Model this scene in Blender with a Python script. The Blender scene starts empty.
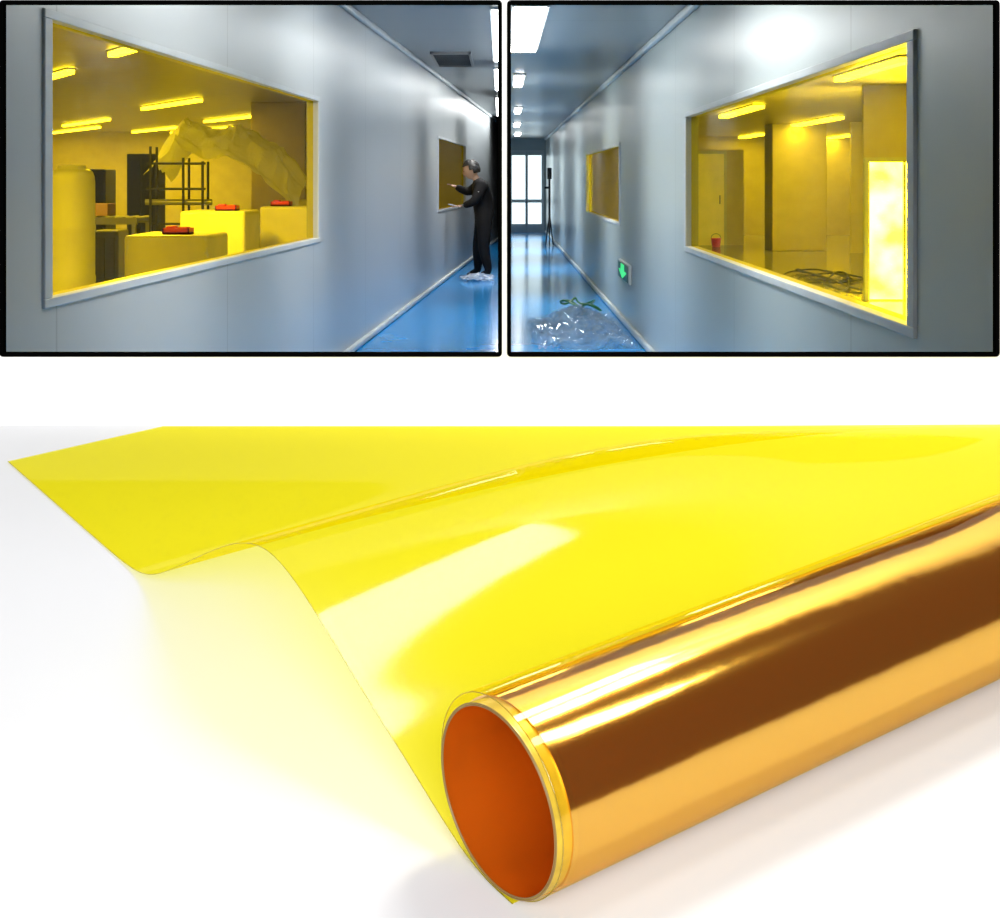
import bpy, bmesh, math, random
from mathutils import Vector, Matrix, noise
random.seed(4)
scn = bpy.context.scene
scn.view_settings.view_transform = 'Standard'
scn.view_settings.look = 'None'
EYE = 1.5

# ------------------------------------------------------------------ materials
def new_mat(name):
    m = bpy.data.materials.new(name); m.use_nodes = True
    m.node_tree.nodes.clear()
    out = m.node_tree.nodes.new('ShaderNodeOutputMaterial')
    return m, m.node_tree.nodes, m.node_tree.links, out

def pmat(name, col, rough=0.5, metal=0.0, var=0.06, scale=3.0, bump=0.0, bscale=20, spec=0.5, coat=0.0, emit=0.0, trans=0.0):
    m, N, L, out = new_mat(name)
    p = N.new('ShaderNodeBsdfPrincipled')
    tc = N.new('ShaderNodeTexCoord'); nz = N.new('ShaderNodeTexNoise'); nz.inputs['Scale'].default_value = scale
    L.new(tc.outputs['Object'], nz.inputs['Vector'])
    cr = N.new('ShaderNodeValToRGB')
    cr.color_ramp.elements[0].position = .3; cr.color_ramp.elements[1].position = .7
    cr.color_ramp.elements[0].color = (*[c*(1-var) for c in col], 1)
    cr.color_ramp.elements[1].color = (*[min(1, c*(1+var)) for c in col], 1)
    L.new(nz.outputs['Fac'], cr.inputs['Fac']); L.new(cr.outputs['Color'], p.inputs['Base Color'])
    p.inputs['Roughness'].default_value = rough; p.inputs['Metallic'].default_value = metal
    p.inputs['Specular IOR Level'].default_value = spec
    p.inputs['Coat Weight'].default_value = coat
    p.inputs['Transmission Weight'].default_value = trans
    if emit:
        p.inputs['Emission Color'].default_value = (*col, 1); p.inputs['Emission Strength'].default_value = emit
    if bump:
        n2 = N.new('ShaderNodeTexNoise'); n2.inputs['Scale'].default_value = bscale; n2.inputs['Detail'].default_value = 4
        L.new(tc.outputs['Object'], n2.inputs['Vector'])
        b = N.new('ShaderNodeBump'); b.inputs['Strength'].default_value = bump; b.inputs['Distance'].default_value = .01
        L.new(n2.outputs['Fac'], b.inputs['Height']); L.new(b.outputs['Normal'], p.inputs['Normal'])
    L.new(p.outputs[0], out.inputs[0])
    return m

def film_mat(name, tcol, f0=0.04, f1=.5, rough=0.03, refcol=(1, 1, 1), haze=0.0, hazecol=(1, .9, .1)):
    """thin film: tinted straight-through transmission + Schlick reflection f0..f1 (two sided)"""
    m, N, L, out = new_mat(name)
    t = N.new('ShaderNodeBsdfTransparent'); t.inputs[0].default_value = (*tcol, 1)
    g = N.new('ShaderNodeBsdfGlossy'); g.inputs['Color'].default_value = (*refcol, 1); g.inputs['Roughness'].default_value = rough
    mx = N.new('ShaderNodeMixShader')
    ge = N.new('ShaderNodeNewGeometry')
    dp = N.new('ShaderNodeVectorMath'); dp.operation = 'DOT_PRODUCT'
    L.new(ge.outputs['Incoming'], dp.inputs[0]); L.new(ge.outputs['Normal'], dp.inputs[1])
    ab = N.new('ShaderNodeMath'); ab.operation = 'ABSOLUTE'; L.new(dp.outputs['Value'], ab.inputs[0])
    om = N.new('ShaderNodeMath'); om.operation = 'SUBTRACT'; om.inputs[0].default_value = 1; L.new(ab.outputs[0], om.inputs[1])
    pw = N.new('ShaderNodeMath'); pw.operation = 'POWER'; pw.inputs[1].default_value = 5; L.new(om.outputs[0], pw.inputs[0])
    ma = N.new('ShaderNodeMath'); ma.operation = 'MULTIPLY_ADD'; ma.inputs[1].default_value = f1-f0; ma.inputs[2].default_value = f0
    L.new(pw.outputs[0], ma.inputs[0]); L.new(ma.outputs[0], mx.inputs[0])
    L.new(t.outputs[0], mx.inputs[1]); L.new(g.outputs[0], mx.inputs[2])
    last = mx
    if haze:
        d = N.new('ShaderNodeBsdfDiffuse'); d.inputs[0].default_value = (*hazecol, 1)
        tl = N.new('ShaderNodeBsdfTranslucent'); tl.inputs[0].default_value = (*hazecol, 1)
        md = N.new('ShaderNodeMixShader'); md.inputs[0].default_value = .45
        L.new(d.outputs[0], md.inputs[1]); L.new(tl.outputs[0], md.inputs[2])
        m2 = N.new('ShaderNodeMixShader'); m2.inputs[0].default_value = haze
        L.new(mx.outputs[0], m2.inputs[1]); L.new(md.outputs[0], m2.inputs[2]); last = m2
    L.new(last.outputs[0], out.inputs[0])
    return m

def panel_mat(name, col, rough=.28, pitch=3.0, metal=.1):
    """painted sandwich-panel wall, joints every <pitch> m along Y"""
    m, N, L, out = new_mat(name)
    p = N.new('ShaderNodeBsdfPrincipled')
    tc = N.new('ShaderNodeTexCoord'); sx = N.new('ShaderNodeSeparateXYZ'); L.new(tc.outputs['Object'], sx.inputs[0])
    d = N.new('ShaderNodeMath'); d.operation = 'DIVIDE'; d.inputs[1].default_value = pitch; L.new(sx.outputs['Y'], d.inputs[0])
    fr = N.new('ShaderNodeMath'); fr.operation = 'FRACT'; L.new(d.outputs[0], fr.inputs[0])
    lt = N.new('ShaderNodeMath'); lt.operation = 'LESS_THAN'; lt.inputs[1].default_value = .006; L.new(fr.outputs[0], lt.inputs[0])
    nz = N.new('ShaderNodeTexNoise'); nz.inputs['Scale'].default_value = .7; L.new(tc.outputs['Object'], nz.inputs['Vector'])
    cr = N.new('ShaderNodeValToRGB'); cr.color_ramp.elements[0].color = (*[c*.95 for c in col], 1); cr.color_ramp.elements[1].color = (*[c*1.04 for c in col], 1)
    L.new(nz.outputs['Fac'], cr.inputs['Fac'])
    mx = N.new('ShaderNodeMixRGB'); mx.inputs[2].default_value = (*[c*.75 for c in col], 1)
    L.new(lt.outputs[0], mx.inputs[0]); L.new(cr.outputs[0], mx.inputs[1]); L.new(mx.outputs[0], p.inputs['Base Color'])
    p.inputs['Roughness'].default_value = rough; p.inputs['Metallic'].default_value = metal
    L.new(p.outputs[0], out.inputs[0])
    return m

M_white = pmat('white_paint', (.90, .90, .90), .8, var=.005, spec=.1)
M_table = pmat('white_tabletop', (.65, .65, .66), .7, var=.01, spec=.1)
M_black = pmat('black_frame', (.001, .001, .001), .9, var=.2, spec=.0)
M_panelL = panel_mat('grey_panel', (.47, .50, .515), .30, metal=0)
M_panelR = panel_mat('grey_panel_r', (.42, .475, .48), .29, metal=0)
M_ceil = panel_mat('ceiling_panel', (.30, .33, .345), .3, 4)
M_floor = pmat('blue_epoxy', (.008, .25, .62), .15, var=.08, scale=1.2, spec=.2)
M_alu = pmat('aluminium', (.55, .58, .60), .4, .0)
M_glass = film_mat('yellow_glass', (.95, .68, .010), .02, .12, .03)
M_roomwall = pmat('room_wall', (.55, .50, .42), .6)
M_roomfloor = pmat('room_floor', (.35, .35, .32), .12)
M_roomceil = pmat('room_ceiling', (.34, .32, .28), .35)
M_dark = pmat('dark_steel', (.03, .03, .03), .5)
M_steel = pmat('steel', (.3, .3, .3), .35, .8)
M_crate = pmat('white_wrap', (.85, .82, .75), .5, bump=.3, bscale=5)
M_tank = pmat('tank_plastic', (.85, .84, .80), .4)
M_red = pmat('red_plastic', (.8, .04, .02), .4)
M_brown = pmat('brown_cartons', (.35, .2, .08), .7)
M_grille = pmat('vent_dark', (.02, .02, .022), .6)
M_lens = pmat('lamp_lens', (1, 1, .97), .4, var=0, emit=12)

# ------------------------------------------------------------------ mesh helpers
def obj_from(name, verts, faces, mat, M=None, smooth=False, parent=None):
    me = bpy.data.meshes.new(name); me.from_pydata([tuple(v) for v in verts], [], faces)
    me.materials.append(mat); me.update()
    if smooth:
        for p in me.polygons: p.use_smooth = True
    o = bpy.data.objects.new(name, me); scn.collection.objects.link(o)
    if M is not None: o.matrix_world = M
    if parent: o.parent = parent
    return o

def boxes(name, bl, mat, M=None, parent=None, bevel=0):
    bm = bmesh.new()
    for (x0, x1, y0, y1, z0, z1) in bl:
        mt = Matrix.Translation(((x0+x1)/2, (y0+y1)/2, (z0+z1)/2)) @ Matrix.Diagonal((x1-x0, y1-y0, z1-z0, 1))
        bmesh.ops.create_cube(bm, size=1, matrix=mt)
    me = bpy.data.meshes.new(name); bm.to_mesh(me); bm.free(); me.materials.append(mat)
    o = bpy.data.objects.new(name, me); scn.collection.objects.link(o)
    if M is not None: o.matrix_world = M
    if parent: o.parent = parent
    if bevel:
        b = o.modifiers.new('bevel', 'BEVEL'); b.width = bevel; b.segments = 3
    return o

def empty(name, loc=(0, 0, 0), M=None):
    e = bpy.data.objects.new(name, None); e.empty_display_size = .1; scn.collection.objects.link(e)
    if M is not None: e.matrix_world = M
    else: e.location = loc
    return e

def tube(name, pts, r, mat, parent=None, M=None, cyclic=False, res=4):
    cu = bpy.data.curves.new(name, 'CURVE'); cu.dimensions = '3D'; cu.bevel_depth = r; cu.bevel_resolution = res
    sp = cu.splines.new('POLY'); sp.points.add(len(pts)-1)
    for i, p in enumerate(pts): sp.points[i].co = (*p, 1)
    sp.use_cyclic_u = cyclic; cu.use_fill_caps = True
    cu.materials.append(mat)
    o = bpy.data.objects.new(name, cu); scn.collection.objects.link(o)
    if M is not None: o.matrix_world = M
    if parent: o.parent = parent
    return o

def lathe(name, prof, mat, center=(0, 0), seg=32, parent=None, M=None):
    v = []; f = []
    for (r, z) in prof:
        for k in range(seg):
            a = 2*math.pi*k/seg; v.append((center[0]+r*math.cos(a), center[1]+r*math.sin(a), z))
    for i in range(len(prof)-1):
        for k in range(seg):
            f.append((i*seg+k, i*seg+(k+1) % seg, (i+1)*seg+(k+1) % seg, (i+1)*seg+k))
    f.append(tuple(range(seg))[::-1]); f.append(tuple((len(prof)-1)*seg+k for k in range(seg)))
    return obj_from(name, v, f, mat, M, True, parent)

def area(name, loc, sx, sy, power, rot=(0, 0, 0), col=(1, 1, 1), parent=None, M=None, spread=180):
    l = bpy.data.lights.new(name, 'AREA'); l.shape = 'RECTANGLE'; l.size = sx; l.size_y = sy; l.energy = power; l.color = col
    l.spread = math.radians(spread)
    o = bpy.data.objects.new(name, l); scn.collection.objects.link(o)
    mt = Matrix.Translation(loc) @ Matrix.Rotation(rot[2], 4, 'Z') @ Matrix.Rotation(rot[1], 4, 'Y') @ Matrix.Rotation(rot[0], 4, 'X')
    o.matrix_world = (M @ mt) if M is not None else mt
    if parent: o.parent = parent
    return o

def ceiling_light(loc, sx, sy, power, rz=0, col=(1, 1, 1), M=None, th=.04, spread=180):
    """troffer: housing on the ceiling, luminous lens below it"""
    base = (M if M is not None else Matrix.Identity(4)) @ Matrix.Translation(loc) @ Matrix.Rotation(rz, 4, 'Z')
    e = empty('ceiling_light', M=base)
    o = boxes('housing', [(-sx/2-.02, sx/2+.02, -sy/2-.03, sy/2+.03, -.02, 0)], M_alu); o.parent = e
    o = boxes('lens', [(-sx/2, sx/2, -sy/2, sy/2, -.02-th, -.02)], M_lens); o.parent = e
    a = area('lamp', (0, 0, -.03-th), sx, sy, power, col=col, spread=spread); a.parent = e
    return e

# ------------------------------------------------------------------ display wall with the two framed viewing windows
WY = 2.18; K = WY/1610
def X(px): return (px-500)*K
def Z(py): return EYE+(180-py)*K
holes = [(X(3), X(499), Z(353), Z(3)), (X(510), X(996.5), Z(353), Z(3))]
T = .008
wb = [(-3.2, 3.4, WY, WY+T, holes[0][3], 3.0), (-3.2, 3.4, WY, WY+T, 0, holes[0][2]),
      (-3.2, holes[0][0], WY, WY+T, holes[0][2], holes[0][3]), (holes[0][1], holes[1][0], WY, WY+T, holes[0][2], holes[0][3]),
      (holes[1][1], 3.4, WY, WY+T, holes[0][2], holes[0][3])]
boxes('wall_front', wb, M_white)

def black_frame(name, x0, x1, z0, z1, w, rad):
    outer = []
    for cx, cz, a0 in ((x1-rad, z1-rad, 0), (x0+rad, z1-rad, 90), (x0+rad, z0+rad, 180), (x1-rad, z0+rad, 270)):
        for k in range(5):
            a = math.radians(a0+90*k/4); outer.append((cx+rad*math.cos(a), cz+rad*math.sin(a)))
    inner = []
    for cx, cz in ((x1-w, z1-w), (x0+w, z1-w), (x0+w, z0+w), (x1-w, z0+w)):
        inner += [(cx, cz)]*5
    n = len(outer); v = []
    for yy in (WY-.004, WY+T+.002):
        v += [(p[0], yy, p[1]) for p in outer]; v += [(p[0], yy, p[1]) for p in inner]
    f = []
    for i in range(n):
        j = (i+1) % n
        f += [(i, j, n+j, n+i), (2*n+j, 2*n+i, 3*n+i, 3*n+j), (i, 2*n+i, 2*n+j, j), (n+i, n+j, 3*n+j, 3*n+i)]
    return obj_from(name, v, f, M_black)
black_frame('window_frame', X(0), X(502), Z(356.5), Z(.3), 4*K, 4*K)
black_frame('window_frame', X(507), X(999), Z(356.5), Z(.3), 4*K, 4*K)

boxes('floor', [(-5, 5, -4, WY, -.05, 0)], pmat('grey_floor', (.35, .35, .36), .6))

# ------------------------------------------------------------------ LEFT corridor (axis turned 2.67 deg)
PHI = math.atan(75/1610)
ML = Matrix.Rotation(-PHI, 4, 'Z')
WL = -1.96
CL = 3.0
def wall_with_windows(name, x0, x1, ya, yb, h, wins, mat, M):
    bl = []; y = ya
    for (w0, w1, z0, z1) in sorted(wins):
        bl.append((x0, x1, y, w0, 0, h)); bl.append((x0, x1, w0, w1, 0, z0)); bl.append((x0, x1, w0, w1, z1, h)); y = w1
    bl.append((x0, x1, y, yb, 0, h))
    return boxes(name, bl, mat, M)
winsL = [(5.93, 12.17, 1.06, 2.10), (23.0, 28.7, 1.07, 2.10)]
wall_with_windows('wall_left', WL-.08, WL, 2.35, 50, CL, winsL, M_panelL, ML)
def window_frame_glass(idx, xface, side, w, M):
    y0, y1, z0, z1 = w; fw = .05; fy = .085
    a, b = (xface-.05, xface+.012) if side > 0 else (xface-.012, xface+.05)
    e = empty('window_%d' % idx, M=M)
    o = boxes('frame', [(a, b, y0-fy, y1+fy, z1, z1+fw*.7), (a, b, y0-fy, y1+fy, z0-fw*.7, z0), (a, b, y0-fy, y0, z0, z1), (a, b, y1, y1+fy, z0, z1)], M_alu, bevel=.004); o.parent = e
    xm = xface-side*.03
    g = obj_from('yellow_glass_pane', [(xm, y0, z0), (xm, y1, z0), (xm, y1, z1), (xm, y0, z1)], [(0, 1, 2, 3)], M_glass); g.parent = e
window_frame_glass(1, WL, 1, winsL[0], ML)
window_frame_glass(2, WL, 1, winsL[1], ML)
def slab(name, pts, z0, z1, mat):
    n = len(pts); v = [(p[0], p[1], z0) for p in pts]+[(p[0], p[1], z1) for p in pts]
    f = [tuple(range(n))[::-1], tuple(range(n, 2*n))]+[(i, (i+1) % n, n+(i+1) % n, n+i) for i in range(n)]
    return obj_from(name, v, f, mat)
def Lw(lat, dep): 
    p = ML @ Vector((lat, dep, 0)); return (p.x, p.y)
slab('floor_corridor', [Lw(WL, 2.25), (0, WY+.01), (0, 43), Lw(WL, 43)], -.05, 0, M_floor)
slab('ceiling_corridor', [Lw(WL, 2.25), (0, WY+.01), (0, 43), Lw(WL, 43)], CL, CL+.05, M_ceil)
slab('wall_divider', [(0, WY+.01), (.0095, WY+.01), (.19, 47), (0, 47)], 0, 3.0, M_panelL)
M_trim = pmat('pale_trim', (.5, .54, .56), .4)
boxes('baseboard_left', [(WL, WL+.05, 2.4, 42.5, 0, .06)], M_trim, ML, bevel=.02)
boxes('trim_1', [(WL, WL+.05, 2.4, 42.5, CL-.06, CL)], M_trim, ML, bevel=.02)
ev = empty('ceiling_vent', loc=(-.58, 19.9, CL))
o = boxes('vent_rim', [(-.24, .24, -1.1, -1.03, -.03, 0), (-.24, .24, 1.03, 1.1, -.03, 0), (-.24, -.21, -1.1, 1.1, -.03, 0), (.21, .24, -1.1, 1.1, -.03, 0)], M_steel); o.parent = ev
o = boxes('louvres', [(-.21, .21, -1.0+.2*i, -1.0+.2*i+.15, -.02, -.005) for i in range(10)], M_grille); o.parent = ev

for (d, p) in ((7.6, 27), (11.6, 36)):
    ceiling_light((-.70, d, CL), .5, 1.4, p, M=ML, col=(1, .99, .97), spread=105)
ceiling_light((-.045, 17.0, CL), .05, 6, 75, col=(1, .99, .97), th=.012, spread=108)
ceiling_light((-.045, 24, CL), .05, 5, 66, col=(1, .99, .97), th=.012, spread=115)  # this strip and the next are added to brighten the far wall
ceiling_light((-.045, 33, CL), .05, 8, 50, col=(1, .99, .97), th=.012)

# ---- factory hall behind the left window
WARM = (1, .95, .84)
xl0, xl1, d0, d1 = -17.0, WL-.08, 3.5, 50
boxes('floor_hall', [(xl0, xl1, d0, d1, -.05, 0)], M_roomfloor, ML)
boxes('ceiling_hall', [(xl0, xl1, d0, d1, CL, CL+.05)], M_roomceil, ML)
boxes('wall_hall_back', [(xl0, xl1, d1, d1+.1, 0, CL)], M_roomwall, ML)
boxes('wall_hall_side', [(xl0-.1, xl0, d0, d1, 0, CL)], M_roomwall, ML)
boxes('wall_hall_near', [(xl0, xl1, d0-.1, d0, 0, CL)], M_roomwall, ML)
for (px, py, ln, pw) in ((170, 105, 4, 105), (85, 123, 5, 105), (52, 77, 2.4, 105), (155, 130, 5, 105), (230, 119, 4, 105), (290, 114, 3.5, 90), (75, 140, 6, 105), (200, 137, 6, 105), (130, 50, 1.6, 260)):
    Y = 1.45*1610/(180-py); Y = min(Y, 47); x = (px-500)/1610*Y
    ceiling_light((x, Y, CL), .11, ln, pw, rz=math.radians(27), th=.055, col=WARM)
for (x, y) in ((-3.6, 9), (-6.5, 9.5)):  # two larger lamps added out of view to brighten the hall
    ceiling_light((x, y, CL), .4, 2.5, 190, rz=0, col=WARM)
boxes('column', [(-4.8, -3.75, 31, 32, 0, CL)], pmat('column_paint', (.5, .42, .3), .6), bevel=.02)
e = empty('storage_tank', loc=(-3.72, 14, 0))
o = lathe('tank_body', [(.17, 0), (.195, .03), (.195, .6), (.2, .62), (.2, .66), (.195, .68), (.195, 1.05), (.2, 1.07), (.2, 1.10), (.195, 1.12), (.195, 1.47), (.19, 1.53), (.175, 1.57), (.15, 1.59), (.12, 1.60), (.12, 1.625), (0.001, 1.63)], M_tank); o.parent = e
def pallet(loc, sx, sy, h, tray):
    e = empty('wrapped_crate', loc=loc)
    o = boxes('wrapped_load', [(-sx/2, sx/2, -sy/2, sy/2, .12, h)], M_crate, bevel=.04); o.parent = e
    o = boxes('pallet_base', [(-sx/2, sx/2, -sy/2+i*sy/4-.02, -sy/2+i*sy/4+.08, 0, .12) for i in range(1, 4)], M_brown); o.parent = e
    if tray is not None:
        t = empty('red_tray', loc=(loc[0]+tray, loc[1]-sy*.2, h+.002))
        w = .13
        o = boxes('tray_body', [(-w, w, -w, w, 0, .02), (-w, -w+.015, -w, w, 0, .06), (w-.015, w, -w, w, 0, .06), (-w, w, -w, -w+.015, 0, .06), (-w, w, w-.015, w, 0, .06)], M_red); o.parent = t
        o = boxes('tray_contents', [(-w*.8, -.02, -.09, .09, .02, .08), (.01, w*.8, -.09, .09, .02, .07)], M_red, bevel=.01); o.parent = t
pallet((-3.20, 16, 0), .80, 1.2, .97, .05)
pallet((-3.50, 20.2, 0), .80, 1.2, 1.12, .12)
pallet((-2.78, 21.8, 0), .8, 1.0, 1.15, -.15)
pallet((-2.9, 25.8, 0), 1.2, 1.2, 1.19, None)
def cabinet(loc, sx, sy, h):
    e = empty('machine_cabinet', loc=loc)
    o = boxes('cabinet_body', [(-sx/2, sx/2, -sy/2, sy/2, .08, h)], M_dark, bevel=.02); o.parent = e
    o = boxes('cabinet_door', [(-sx/2+.04, -.01, -sy/2-.02, -sy/2, .15, h-.08), (.01, sx/2-.04, -sy/2-.02, -sy/2, .15, h-.08)], M_grille); o.parent = e
    o = boxes('feet', [(sx*a-.04, sx*a+.04, sy*b-.04, sy*b+.04, 0, .08) for a in (-.4, .4) for b in (-.4, .4)], M_steel); o.parent = e
cabinet((-6.15, 28, 0), .5, .8, 1.95)
cabinet((-7.6, 30, 0), .7, .8, 1.7)
cabinet((-4.3, 17.8, 0), .28, .5, .95)
e = empty('pipe_rack', loc=(-4.35, 21.8, 0))
for (x, h) in ((-.34, 1.95), (.1, 1.8), (.36, 1.75)):
    o = tube('post', [(x, -.2, 0), (x, -.2, h)], .018, M_dark); o.parent = e
    o = tube('post', [(x, .2, 0), (x, .2, h)], .018, M_dark); o.parent = e
for (z, yy) in ((1.72, -.2), (1.38, -.2), (.9, .2)):
    o = tube('rail', [(-.4, yy, z), (.4, yy, z)], .016, M_dark); o.parent = e
o = tube('roller', [(-.45, 0, 1.2), (.45, 0, 1.2)], .04, M_steel); o.parent = e
e = empty('roller_conveyor', loc=(-6.2, 24, 0))
o = boxes('conveyor_frame', [(-.9, .9, -.5, -.44, .85, .95), (-.9, .9, .44, .5, .85, .95)]+[(x-.03, x+.03, y-.03, y+.03, 0, .9) for x in (-.85, .85) for y in (-.46, .46)], M_steel); o.parent = e
for i in range(12):
    o = tube('roller', [(-.85+i*.155, -.45, .92), (-.85+i*.155, .45, .92)], .045, M_steel); o.parent = e
boxes('carton_stack', [(-6.8, -6.3, 23.8, 24.3, .968, 1.22), (-6.2, -5.8, 23.8, 24.3, .968, 1.15)], M_brown, bevel=.01)
def crumple(name, cx, cy, cz, sx, sy, hfun, mat, nx=46, ny=26, amp=.12, fs=2.0, smooth=False):
    v = []; f = []
    for j in range(ny):
        for i in range(nx):
            u = i/(nx-1); w = j/(ny-1)
            x = (u-.5)*sx; y = (w-.5)*sy
            q = Vector((x*fs, y*fs, 3.1))
            z = hfun(u, w)+amp*(1-2*abs(noise.noise(q)))+amp*.5*(1-2*abs(noise.noise(q*2.3)))
            v.append((cx+x+.1*noise.noise(q*1.7), cy+y+.1*noise.noise(q*1.3), max(.004, cz+z)))
    for j in range(ny-1):
        for i in range(nx-1):
            f.append((j*nx+i, j*nx+i+1, (j+1)*nx+i+1, (j+1)*nx+i))
    return obj_from(name, v, f, mat, None, smooth)
M_sheet = film_mat('clear_sheeting', (.95, .95, .9), .2, .6, .15, haze=.8, hazecol=(1, 1, .97))
def drape2(u, w):
    pts = [(0, .42), (.08, .60), (.2, 1.02), (.38, .84), (.58, .93), (.78, .66), (.92, .42), (1, .12)]
    for (a, ha), (b, hb) in zip(pts, pts[1:]):
        if a <= u <= b: 
            return (ha+(hb-ha)*(u-a)/(b-a))-(.50*(max(0, .42-w)/.42)**1.5*(.5+.8*u) + .3*(max(0, w-.5)/.5)**1.5)
    return 0
crumple('plastic_sheeting', -3.95, 23.6, 1.26, 2.2, 1.7, drape2, M_sheet, amp=.11, fs=2.4, nx=60, ny=40)

# ------------------------------------------------------------------ RIGHT corridor
WR = 1.31; CR = 2.69
winsR = [(5.144, 11.28, 1.035, 1.94), (17.6, 24.2, 1.03, 1.88)]
wall_with_windows('wall_right', WR, WR+.08, WY+.02, 46, CR, winsR, M_panelR, Matrix.Identity(4))
window_frame_glass(3, WR, -1, winsR[0], Matrix.Identity(4))
window_frame_glass(4, WR, -1, winsR[1], Matrix.Identity(4))
slab('floor_corridor', [(.0095, WY+.01), (WR, WY+.01), (WR, 46), (.186, 46)], -.05, 0, M_floor)
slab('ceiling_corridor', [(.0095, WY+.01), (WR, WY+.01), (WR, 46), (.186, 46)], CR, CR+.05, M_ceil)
boxes('baseboard_right', [(WR-.04, WR, 2.4, 45.9, 0, .07)], M_trim, bevel=.02)
boxes('trim_2', [(WR-.05, WR, 2.4, 45.9, CR-.06, CR)], M_trim, bevel=.02)
boxes('wall_back', [(.18, WR, 46, 46.1, 0, CR)], M_panelR)
e = empty('door_1', loc=(.76, 46, 0))
o = boxes('door_frame', [(-.5, -.46, -.05, 0, 0, 2.3), (.46, .5, -.05, 0, 0, 2.3), (-.5, .5, -.05, 0, 2.3, 2.35)], M_alu); o.parent = e
M_lit = pmat('glow_pane', (.60, .72, .74), .3, var=.7, scale=4, emit=2.2)  # pane emission stands in for the bright glow at the corridor end
o = boxes('door_leaf', [(-.46, -.01, -.04, 0, 0, 2.3), (.01, .46, -.04, 0, 0, 2.3)], M_trim); o.parent = e
o = boxes('glazing', [(a, a+.38, -.05, -.04, z, z+h) for a in (-.42, .04) for (z, h) in ((.25, .6), (.95, 1.25))], M_lit); o.parent = e
for (y, ln, p, xx, w) in ((7.6, 1.6, 20, .55, .4), (12.7, 3.6, 46, .21, .22), (19, 2, 46, .22, .1), (27, 2, 46, .3, .1), (34, 2, 42, .36, .12), (41, 2, 40, .45, .15)):
    ceiling_light((xx, y, CR), w, ln, p, col=(.97, 1, .97), spread=118, th=.02)
e = empty('exit_sign', loc=(WR, 16.75, .55))
o = boxes('sign_case', [(-.03, 0, -.75, .75, -.10, .10)], pmat('sign_case', (.6, .62, .6), .4), bevel=.01); o.parent = e
M_green = pmat('sign_green', (.02, .6, .15), .3, emit=1.2)
o = boxes('sign_face', [(-.034, -.03, -.68, .68, -.082, .082)], pmat('sign_darkgreen', (.01, .08, .03), .3)); o.parent = e
vv = [(-.038, -.55, .01), (-.038, .55, .01), (-.038, 0, -.075), (-.038, -.22, .01), (-.038, .22, .01), (-.038, .22, .075), (-.038, -.22, .075)]
o = obj_from('sign_arrow', vv, [(0, 1, 2), (3, 4, 5, 6)], M_green); o.parent = e
e = empty('tripod_stand', loc=(1.13, 36.8, 0))
o = tube('mast', [(0, 0, .3), (0, 0, 1.55)], .025, M_dark); o.parent = e
for k in range(3):
    a = k*2.094+.4; o = tube('leg', [(0, 0, .75), (.10*math.cos(a), .3*math.sin(a), .01)], .014, M_dark); o.parent = e
o = boxes('instrument_head', [(-.05, .05, -.1, .1, 1.52, 1.78), (-.03, .03, -.16, -.1, 1.62, 1.74)], M_dark, bevel=.015); o.parent = e
o = boxes('handle', [(-.11, .02, -.02, .02, 1.3, 1.35)], M_dark); o.parent = e
M_clear = film_mat('clear_film', (.93, .96, .98), .08, .5, .14, haze=.10, hazecol=(.8, .88, .95))
crumple('crumpled_plastic', .76, 15.9, .0, .88, 3.2, lambda u, w: .15*math.sin(math.pi*u)*math.sin(math.pi*w)-.06+.05*math.sin(u*9+w*4), M_clear, amp=.08, fs=6.5, nx=70, ny=80)
gp = [(.84+.2*math.cos(a*1.3)*(.6+.4*math.sin(a*3)), 17.0+.5*math.sin(a), .19+.03*math.sin(a*5)) for a in [i*.2 for i in range(40)]]
tube('green_strap', gp, .010, pmat('green_strap', (.05, .20, .04), .4))

# ---- room behind right window
rx0, rx1, ry0, ry1 = WR+.08, 12, 3.5, 44
boxes('floor_workshop', [(rx0, rx1, ry0, ry1, -.05, 0)], M_roomfloor)
boxes('ceiling_workshop', [(rx0, rx1, ry0, ry1, CR, CR+.05)], M_roomceil)
boxes('wall_workshop_back', [(rx0, rx1, ry1, ry1+.1, 0, CR)], M_roomwall)
boxes('wall_workshop_side', [(rx1, rx1+.1, ry0, ry1, 0, CR)], M_roomwall)
boxes('wall_workshop_near', [(rx0, rx1, ry0-.1, ry0, 0, CR)], M_roomwall)
for (px, py, ln) in ((870, 72, 3), (740, 113, 4), (815, 123, 4.5), (732, 140, 3), (885, 130, 4), (788, 144, 4)):
    Y = 1.13*1610/(180-py); x = (px-500)/1610*Y
    if Y > 42: Y = 42
    ceiling_light((x, Y, CR), .06+Y*.004, ln, 42, th=.05, col=WARM)
for (x, y) in ((2.4, 8), (3.4, 12)):
    ceiling_light((x, y, CR), .3, 2.5, 45, col=WARM)
boxes('column', [(5.75, 6.9, 34, 35, 0, CR)], M_roomwall, bevel=.02)
boxes('partition', [(4.2, 5.6, 37, 37.15, 0, 2.2), (7.2, 8.6, 33, 33.15, 0, CR)], M_roomwall)
def room_door(idx, x, y, mat):
    e = empty('door_%d' % idx, loc=(x, y, 0))
    o = boxes('door_frame', [(-.5, -.44, -.04, .02, 0, 2.1), (.44, .5, -.04, .02, 0, 2.1), (-.5, .5, -.04, .02, 2.1, 2.16)], M_alu); o.parent = e
    o = boxes('door_leaf', [(-.44, .44, -.02, .02, 0, 2.1)], mat); o.parent = e
    o = tube('door_handle', [(.34, -.06, .95), (.34, -.06, 1.15)], .015, M_steel); o.parent = e
room_door(2, 4.7, 36.96, pmat('door_glow_paint', (.85, .85, .8), .5, emit=.1))  # pale door paint with a faint glow put into the material
e = empty('window_5', loc=(5.0, 20, 0))
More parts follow.
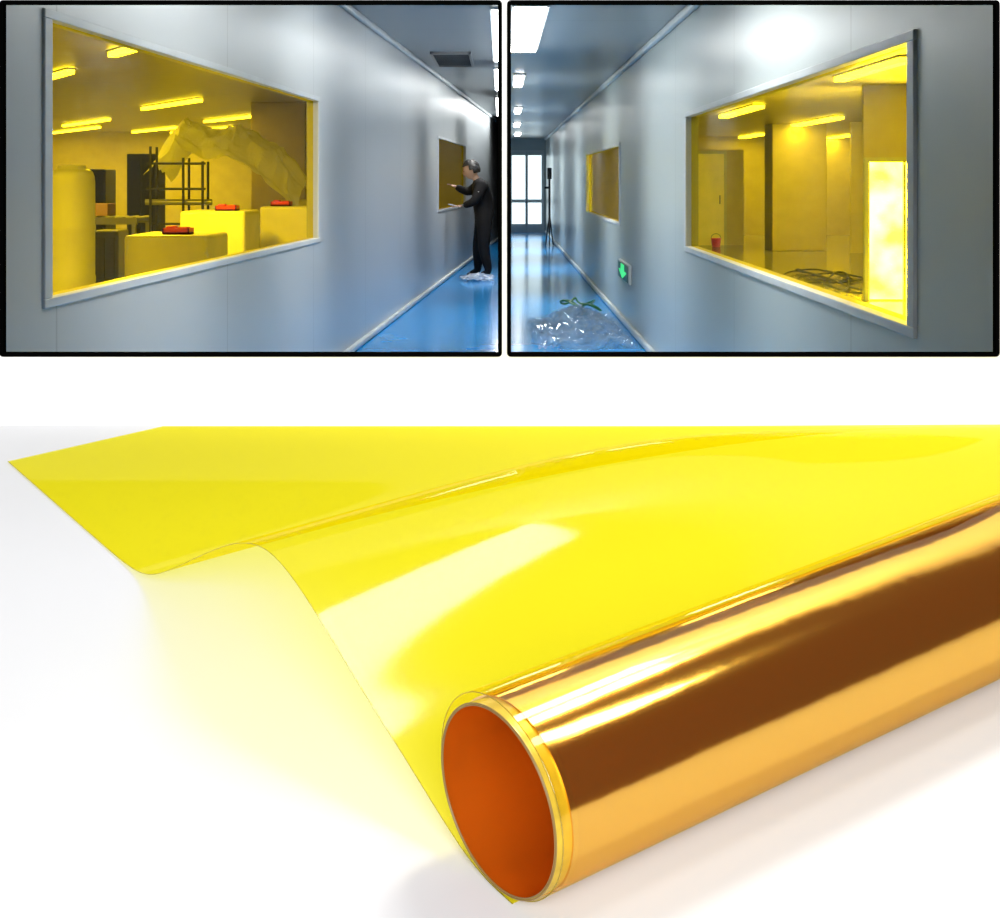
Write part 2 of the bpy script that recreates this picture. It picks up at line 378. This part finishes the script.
o = boxes('door_frame', [(-.48, -.42, -.05, .05, 0, 1.72), (.7, .76, -.05, .05, 0, 1.72), (-.48, .76, -.05, .05, 1.72, 1.78), (.0, .03, -.05, .05, 0, 1.72)], M_alu); o.parent = e
M_day, N_, L_, out_ = new_mat('daylit_glass')
em = N_.new('ShaderNodeEmission'); em.inputs[0].default_value = (1, 1, .9, 1)
tcn = N_.new('ShaderNodeTexCoord'); nzn = N_.new('ShaderNodeTexNoise'); nzn.inputs['Scale'].default_value = 1.8
L_.new(tcn.outputs['Object'], nzn.inputs['Vector'])
mr = N_.new('ShaderNodeMapRange'); mr.inputs[1].default_value = .36; mr.inputs[2].default_value = .58; mr.inputs[3].default_value = 20; mr.inputs[4].default_value = 110
L_.new(nzn.outputs['Fac'], mr.inputs[0]); L_.new(mr.outputs[0], em.inputs[1]); L_.new(em.outputs[0], out_.inputs[0])
o = boxes('daylit_pane', [(-.42, .0, .0, .02, .02, 1.72), (.03, .7, .0, .02, .02, 1.72)], M_day); o.parent = e
boxes('wall_partition', [(5.76, 12, 20, 20.1, 0, CR), (4.52, 5.76, 20, 20.1, 1.78, CR)], M_roomwall)
e = empty('red_bucket', loc=(4.83, 36, 0))
o = lathe('bucket_body', [(.09, 0), (.11, .18), (.12, .2), (.10, .2)], M_red); o.parent = e
o = tube('bucket_handle', [(.11*math.cos(a), 0, .2+.10*math.sin(a)) for a in [math.pi*i/12 for i in range(13)]], .008, M_steel); o.parent = e
hp = []
for i in range(140):
    a = i*.22; hp.append((4.8+.75*math.cos(a)*(.5+.5*math.sin(a*.37)), 23.5+3.0*math.sin(a*1.1)*(.6+.4*math.cos(a*.6)), .03+.03*abs(math.sin(a*2))))
tube('coiled_hose', hp, .014, M_dark)

# ------------------------------------------------------------------ PERSON applying film
M_cloth = pmat('black_clothes', (.010, .010, .012), .8, var=.2, bump=.3, bscale=25, spec=.2)
M_skin = pmat('skin', (.62, .40, .30), .5)
M_hair = pmat('black_hair', (.008, .007, .007), .5)
M_whites = pmat('white_stripe', (.6, .6, .62), .6)
def skinned(name, verts, edges, radii, mat, root=0, parent=None, sub=2):
    me = bpy.data.meshes.new(name); me.from_pydata(verts, edges, []); me.materials.append(mat)
    o = bpy.data.objects.new(name, me); scn.collection.objects.link(o)
    if parent: o.parent = parent
    sk = o.modifiers.new('skin', 'SKIN'); sk.use_smooth_shade = True
    for i, r in enumerate(radii):
        rr = r if isinstance(r, tuple) else (r, r)
        me.skin_vertices[0].data[i].radius = rr; me.skin_vertices[0].data[i].use_root = (i == root)
    s = o.modifiers.new('sub', 'SUBSURF'); s.levels = sub; s.render_levels = sub
    return o
per = empty('person', loc=(0, 24.6, 0))
V = [(-.25, 0, .92), (-.255, 0, 1.08), (-.27, 0, 1.25), (-.30, 0, 1.40), (-.36, 0, 1.51),
     (-.28, -.20, 1.41), (-.38, -.28, 1.17), (-.56, -.22, 1.11),
     (-.31, .20, 1.42), (-.50, .26, 1.31), (-.69, .2, 1.40),
     (-.235, -.11, .86), (-.25, -.13, .47), (-.17, -.13, .10), (-.30, -.14, .045),
     (-.26, .11, .86), (-.34, .15, .48), (-.34, .17, .10), (-.47, .18, .045)]
E = [(0, 1), (1, 2), (2, 3), (3, 4), (3, 5), (5, 6), (6, 7), (3, 8), (8, 9), (9, 10), (0, 11), (11, 12), (12, 13), (13, 14), (0, 15), (15, 16), (16, 17), (17, 18)]
Rr = [(.19, .17), (.185, .165), (.20, .18), (.175, .15), .07, .10, .075, .05, .10, .075, .05, .13, .095, .065, .045, .13, .095, .065, .045]
skinned('clothed_body', V, E, Rr, M_cloth, 0, per)
def head():
    bm = bmesh.new(); bmesh.ops.create_uvsphere(bm, u_segments=32, v_segments=24, radius=1)
    for v in bm.verts:
        x, y, z = v.co
        w = 1-.22*max(0, -z)
        v.co = Vector((x*.098*w*(1.0), y*.078*w, z*.118))
        if x < -.5 and abs(y) < .2 and -.35 < z < .1: v.co.x -= .018*(1-abs(y)/.2)*(1-abs(z+.2)/.35 if abs(z+.2) < .35 else 0)
        if x < -.5 and abs(abs(y)-.38) < .14 and abs(z-.05) < .12: v.co.x += .008
        if x < -.6 and z < -.75: v.co.x -= .01
    me = bpy.data.meshes.new('head'); bm.to_mesh(me); bm.free(); me.materials.append(M_skin)
    for p in me.polygons: p.use_smooth = True
    o = bpy.data.objects.new('head', me); scn.collection.objects.link(o); return o
hd = empty('head_group'); hd.parent = per; hd.location = (-.45, 0, 1.645); hd.rotation_euler = (0, math.radians(-14), 0); hd.scale = (1.2, 1.2, 1.2)
o = head(); o.parent = hd
def ball(name, c, s, mat, par, seg=16):
    bm = bmesh.new(); bmesh.ops.create_uvsphere(bm, u_segments=seg, v_segments=seg//2+2, radius=1)
    for v in bm.verts: v.co = Vector((v.co.x*s[0]+c[0], v.co.y*s[1]+c[1], v.co.z*s[2]+c[2]))
    me = bpy.data.meshes.new(name); bm.to_mesh(me); bm.free(); me.materials.append(mat)
    for p in me.polygons: p.use_smooth = True
    o = bpy.data.objects.new(name, me); scn.collection.objects.link(o); o.parent = par; return o
for s in (-1, 1):
    ball('ear', (.01, s*.078, -.005), (.02, .009, .03), M_skin, hd)
    ball('eye', (-.083, s*.03, .008), (.008, .013, .006), M_hair, hd)
    ball('eyebrow', (-.09, s*.03, .03), (.006, .018, .004), M_hair, hd)
ball('mouth', (-.089, 0, -.052), (.006, .024, .006), M_red, hd)
bm = bmesh.new(); bmesh.ops.create_uvsphere(bm, u_segments=32, v_segments=24, radius=1)
for v in list(bm.verts):
    x, y, z = v.co
    if (x < -.35 and z < .42) or z < -.4 or (x < 0 and z < .0): bm.verts.remove(v)
for v in bm.verts:
    k = 1+.07*noise.noise(v.co*6); v.co = Vector((v.co.x*.118*k+.01, v.co.y*.098*k, v.co.z*.138*k+.006))
me = bpy.data.meshes.new('hair'); bm.to_mesh(me); bm.free(); me.materials.append(M_hair)
o = bpy.data.objects.new('hair', me); scn.collection.objects.link(o); o.parent = hd
sm = o.modifiers.new('s', 'SOLIDIFY'); sm.thickness = .02
skinned('neck', [(-.33, 0, 1.47), (-.38, 0, 1.54), (-.42, 0, 1.6)], [(0, 1), (1, 2)], [.06, .058, .056], M_skin, 0, per)
def hand(name, wrist, dirv, up, thumb_side):
    d = Vector(dirv).normalized(); u = Vector(up); u = (u-d*u.dot(d)).normalized(); s = d.cross(u).normalized()*thumb_side
    W = Vector(wrist)
    pv = [W, W+d*.04, W+d*.08]; skinned(name+'_palm', [tuple(p) for p in pv], [(0, 1), (1, 2)], [(.028, .024), (.038, .02), (.04, .017)], M_skin, 0, per, 1)
    for k, ln in enumerate((.068, .078, .072, .058)):
        b = W+d*.08+s*(.03-.02*k); c = u*(-.3)
        p1 = b+d*ln*.45; p2 = p1+(d+c*.8).normalized()*ln*.32; p3 = p2+(d+c*1.8).normalized()*ln*.25
        skinned(name+'_finger_%d' % (k+1), [tuple(b-d*.02), tuple(p1), tuple(p2), tuple(p3)], [(0, 1), (1, 2), (2, 3)], [.0095, .009, .0085, .0075], M_skin, 0, per, 1)
    b = W+d*.03+s*.025; p1 = b+(d*.6+s*.8).normalized()*.04; p2 = p1+(d*.9+s*.3).normalized()*.03
    skinned(name+'_thumb', [tuple(b), tuple(p1), tuple(p2)], [(0, 1), (1, 2)], [.013, .011, .009], M_skin, 0, per, 1)
hand('left_hand', (-.57, -.218, 1.108), (-1, .1, -.05), (0, 0, 1), 1)
hand('right_hand', (-.665, .205, 1.39), (-.9, .05, .35), (.3, 0, 1), -1)
tube('squeegee_handle', [(-.60, -.23, 1.09), (-.76, -.21, 1.13)], .012, M_whites, per)
boxes('squeegee_blade', [(-.785, -.765, -.30, -.12, 1.125, 1.14)], M_whites, parent=per)
skinned('sleeve_stripe', [(-.315, -.235, 1.33), (-.34, -.26, 1.27)], [(0, 1)], [.084, .08], M_whites, 0, per, 1)
for (a, b, c) in ((-.19, -.13, 0), (-.36, .17, 0)):
    skinned('shoe', [(a+.05, b, .04), (a-.05, b, .04), (a-.16, b, .035)], [(0, 1), (1, 2)], [.05, .052, .04], M_dark, 1, per, 1)
crumple('crumpled_wrap', -.33, 23.9, 0, .42, .7, lambda u, w: .06*math.sin(math.pi*u)*math.sin(math.pi*w), film_mat('wrap', (.8, .85, .9), .2, .5, .2, haze=.3, hazecol=(.9, .9, .9)), amp=.05, fs=9, nx=24, ny=24)

# ------------------------------------------------------------------ INCLINED TABLE
tt = math.tan(math.radians(12))
def tz(y): return .9628+(y-1.2155)*tt
y0, y1 = .62, WY-.001
tv = []
for y in (y0, y1):
    for x in (-2.3, 3.0):
        tv += [(x, y, tz(y)-.035), (x, y, tz(y))]
tf = [(0, 2, 3, 1), (4, 5, 7, 6), (1, 3, 7, 5), (0, 4, 6, 2), (0, 1, 5, 4), (2, 6, 7, 3)]
e = empty('display_table')
o = obj_from('tabletop', tv, tf, M_table); o.parent = e
o = boxes('legs', [(x-.03, x+.03, y-.03, y+.03, 0, tz(y)-.03) for x in (-2.1, 2.8) for y in (.75, 2.05)], M_alu); o.parent = e

# ------------------------------------------------------------------ YELLOW FILM ROLL
Cn = Vector((-.0025, 1.2, 1.0357)); R = .0745
nv = Vector((0, -.2079, .9781)).normalized()
av = Vector((.807, .5771, .1227)).normalized()
bv = av.cross(nv).normalized()
if bv.x < 0: bv = -bv
P0 = Cn-nv*R
Cn = Cn+nv*.002
roll = empty('yellow_film_roll')
M_film = film_mat('yellow_film', (.985, .925, .125), .014, .10, .06, refcol=(1, .98, .85))
M_loose = film_mat('yellow_film_on_roll', (.98, .90, .50), .04, .3, .05, refcol=(1, .9, .6))
M_edge = film_mat('film_edge', (.75, .7, .08), .1, .3, .1, haze=.25, hazecol=(.6, .52, .06))
def roll_mat():
    m, N, L, out = new_mat('gold_film_wraps')
    tc = N.new('ShaderNodeTexCoord')
    d = N.new('ShaderNodeBsdfDiffuse'); d.inputs[0].default_value = (.32, .040, .003, 1)
    t = N.new('ShaderNodeBsdfTransparent'); t.inputs[0].default_value = (1, .42, .05, 1)
    g = N.new('ShaderNodeBsdfGlossy'); g.inputs['Color'].default_value = (1, .72, .32, 1); g.inputs['Roughness'].default_value = .13
    nz = N.new('ShaderNodeTexNoise'); nz.inputs['Scale'].default_value = 9; nz.inputs['Detail'].default_value = 3
    L.new(tc.outputs['Object'], nz.inputs['Vector'])
    b = N.new('ShaderNodeBump'); b.inputs['Strength'].default_value = .14; b.inputs['Distance'].default_value = .01
    L.new(nz.outputs['Fac'], b.inputs['Height']); L.new(b.outputs[0], g.inputs['Normal'])
    m0 = N.new('ShaderNodeMixShader'); m0.inputs[0].default_value = .6
    L.new(d.outputs[0], m0.inputs[1]); L.new(t.outputs[0], m0.inputs[2])
    mx = N.new('ShaderNodeMixShader'); mx.inputs[0].default_value = .70
    L.new(m0.outputs[0], mx.inputs[1]); L.new(g.outputs[0], mx.inputs[2]); L.new(mx.outputs[0], out.inputs[0])
    return m
M_roll = roll_mat()
def core_mat():
    m, N, L, out = new_mat('orange_inner_core')
    d = N.new('ShaderNodeBsdfDiffuse'); d.inputs[0].default_value = (.66, .15, .008, 1)
    tl = N.new('ShaderNodeBsdfTranslucent'); tl.inputs[0].default_value = (1, .45, .03, 1)
    g = N.new('ShaderNodeBsdfGlossy'); g.inputs['Color'].default_value = (1, .66, .28, 1); g.inputs['Roughness'].default_value = .10
    m0 = N.new('ShaderNodeMixShader'); m0.inputs[0].default_value = .5
    L.new(d.outputs[0], m0.inputs[1]); L.new(tl.outputs[0], m0.inputs[2])
    mx = N.new('ShaderNodeMixShader'); mx.inputs[0].default_value = .45
    L.new(m0.outputs[0], mx.inputs[1]); L.new(g.outputs[0], mx.inputs[2]); L.new(mx.outputs[0], out.inputs[0]); return m
M_core = core_mat()
M_rim = pmat('rim_layers', (.62, .42, .04), .3, .2, var=.15, scale=60)
def ring_pt(ang, r, t): return Cn+bv*(r*math.cos(ang))+nv*(r*math.sin(ang))+av*t
def cyl(name, rfun, t0, t1, a0, a1, mat, seg=128, nt=2, flip=False):
    v = []; f = []
    for j in range(nt):
        t = t0+(t1-t0)*j/(nt-1)
        for i in range(seg+1):
            a = a0+(a1-a0)*i/seg; v.append(ring_pt(a, rfun(a), t))
    for j in range(nt-1):
        for i in range(seg):
            q = (j*(seg+1)+i, j*(seg+1)+i+1, (j+1)*(seg+1)+i+1, (j+1)*(seg+1)+i)
            f.append(q[::-1] if flip else q)
    return obj_from(name, v, f, mat, None, True, roll)
LEN = 1.3; tau = 2*math.pi
R0, R1 = .952, .972
cyl('inner_core_surface', lambda a: R*R0, 0, LEN, 0, tau, M_core)
cyl('outer_wraps', lambda a: R*.995, .014, LEN, 0, tau, M_roll)
cyl('core_outer', lambda a: R*R1, 0, .02, 0, tau, M_rim)
def rim(name, r0, r1, t, mat):
    v = []; f = []; s = 128
    for i in range(s): v += [ring_pt(tau*i/s, r0, t), ring_pt(tau*i/s, r1, t)]
    for i in range(s):
        j = (i+1) % s; f.append((2*i, 2*i+1, 2*j+1, 2*j))
    return obj_from(name, v, f, mat, None, True, roll)
rim('core_rim', R*R0, R*R1, 0, M_rim)
rim('wrap_rim', R*R1, R*.995, .014, M_roll)
rim('far_rim', R*R0, R*.995, LEN, M_rim)
M_rl = pmat('rim_line', (.22, .13, .03), .4)
for r in (R0, R1):
    tube('rim_line', [ring_pt(tau*i/96, R*r, -.0003) for i in range(96)], .0006, M_rl, roll, cyclic=True)
def loose(a):
    d = math.degrees(a) % 360
    k = 0
    if 70 < d < 215: k = math.sin((d-70)/145*math.pi)
    return R*(1.004+.075*k)
cyl('loose_outer_turn', loose, .004, LEN-.01, math.radians(-95), math.radians(240), M_loose)
tube('loose_turn_edge', [ring_pt(math.radians(-95+335*i/120), loose(math.radians(-95+335*i/120)), .004) for i in range(121)], .0004, M_edge, roll)

prof = [(-.02, .0012), (.0, .0012), (.03, .004), (.085, .028), (.129, .050), (.175, .071), (.224, .096), (.276, .122), (.318, .139), (.36, .145), (.41, .131), (.465, .103), (.518, .072), (.589, .031), (.635, .010), (.68, .003), (.75, .0015), (1.058, .0015)]
def interp(s):
    for i in range(len(prof)-1):
        if prof[i][0] <= s <= prof[i+1][0]:
            p0 = prof[max(0, i-1)]; p1 = prof[i]; p2 = prof[i+1]; p3 = prof[min(len(prof)-1, i+2)]
            h = p2[0]-p1[0]; u = (s-p1[0])/h
            m1 = (p2[1]-p0[1])/(p2[0]-p0[0])*h; m2 = (p3[1]-p1[1])/(p3[0]-p1[0])*h
            return (2*u**3-3*u**2+1)*p1[1]+(u**3-2*u**2+u)*m1+(-2*u**3+3*u**2)*p2[1]+(u**3-u**2)*m2
    return prof[-1][1]
hs = [interp(-.02+1.078*i/220) for i in range(221)]
for _ in range(30): hs = [hs[0]]+[(hs[i-1]+2*hs[i]+hs[i+1])/4 for i in range(1, 220)]+[hs[220]]
NS, NT = 221, 90
v = []; f = []
def sheet_pt(i, tt_):
    s = -.02+1.078*i/220
    b0 = P0-bv*s
    tmax = (WY-.006-b0.y)/av.y
    t = tmax*tt_
    q = b0+av*t
    # the raised wave dies out evenly where the sheet settles against the wall
    g = max(0, .95*(.7956-.3648*q.y)/.946/.145)
    k = 12.0
    fac = -math.log(math.exp(-k)+math.exp(-k*min(g, 4)))/k
    fac = max(0.0, min(1.0, fac))
    return q+nv*(.0012+max(0, hs[i]-.0012)*fac)
for j in range(NT):
    for i in range(NS): v.append(sheet_pt(i, j/(NT-1)))
for j in range(NT-1):
    for i in range(NS-1): f.append((j*NS+i, (j+1)*NS+i, (j+1)*NS+i+1, j*NS+i+1))
obj_from('unrolled_sheet', v, f, M_film, None, True, roll)
tube('sheet_edge', [sheet_pt(i, 0) for i in range(0, 221, 2)], .00032, M_edge, roll)

# ------------------------------------------------------------------ STUDIO LIGHTS
sb = empty('softbox', loc=(.545, 1.82, 2.85)); sb.rotation_euler = (0, 0, math.radians(-33))
o = boxes('softbox_housing', [(-.14, .14, -.38, .38, .01, .12)], M_dark); o.parent = sb
a = area('softbox_lamp', (0, 0, 0), .24, .70, 21); a.parent = sb
sb = empty('softbox', loc=(1.10, 1.24, 2.76)); sb.rotation_euler = (0, math.radians(20), 0)  # second softbox, added to widen the highlight on the roll
o = boxes('softbox_housing', [(-.24, .24, -.14, .14, .01, .12)], M_dark); o.parent = sb
a = area('softbox_lamp', (0, 0, 0), .44, .24, 7); a.parent = sb
area('fill_lamp', (0, -1.6, 2.1), 2.6, 1.4, 185, rot=(math.radians(83), 0, 0))
w = bpy.data.worlds.new('studio'); scn.world = w; w.use_nodes = True
w.node_tree.nodes['Background'].inputs[0].default_value = (.9, .95, 1, 1)
w.node_tree.nodes['Background'].inputs[1].default_value = .10

# ------------------------------------------------------------------ CAMERA
cd = bpy.data.cameras.new('camera'); cam = bpy.data.objects.new('camera', cd); scn.collection.objects.link(cam)
cd.sensor_width = 36; cd.sensor_fit = 'HORIZONTAL'; cd.lens = 36*1.61; cd.shift_y = -.279
cd.clip_start = .05; cd.clip_end = 200
cam.location = (0, 0, EYE); cam.rotation_euler = (math.radians(90), 0, 0)
scn.camera = cam
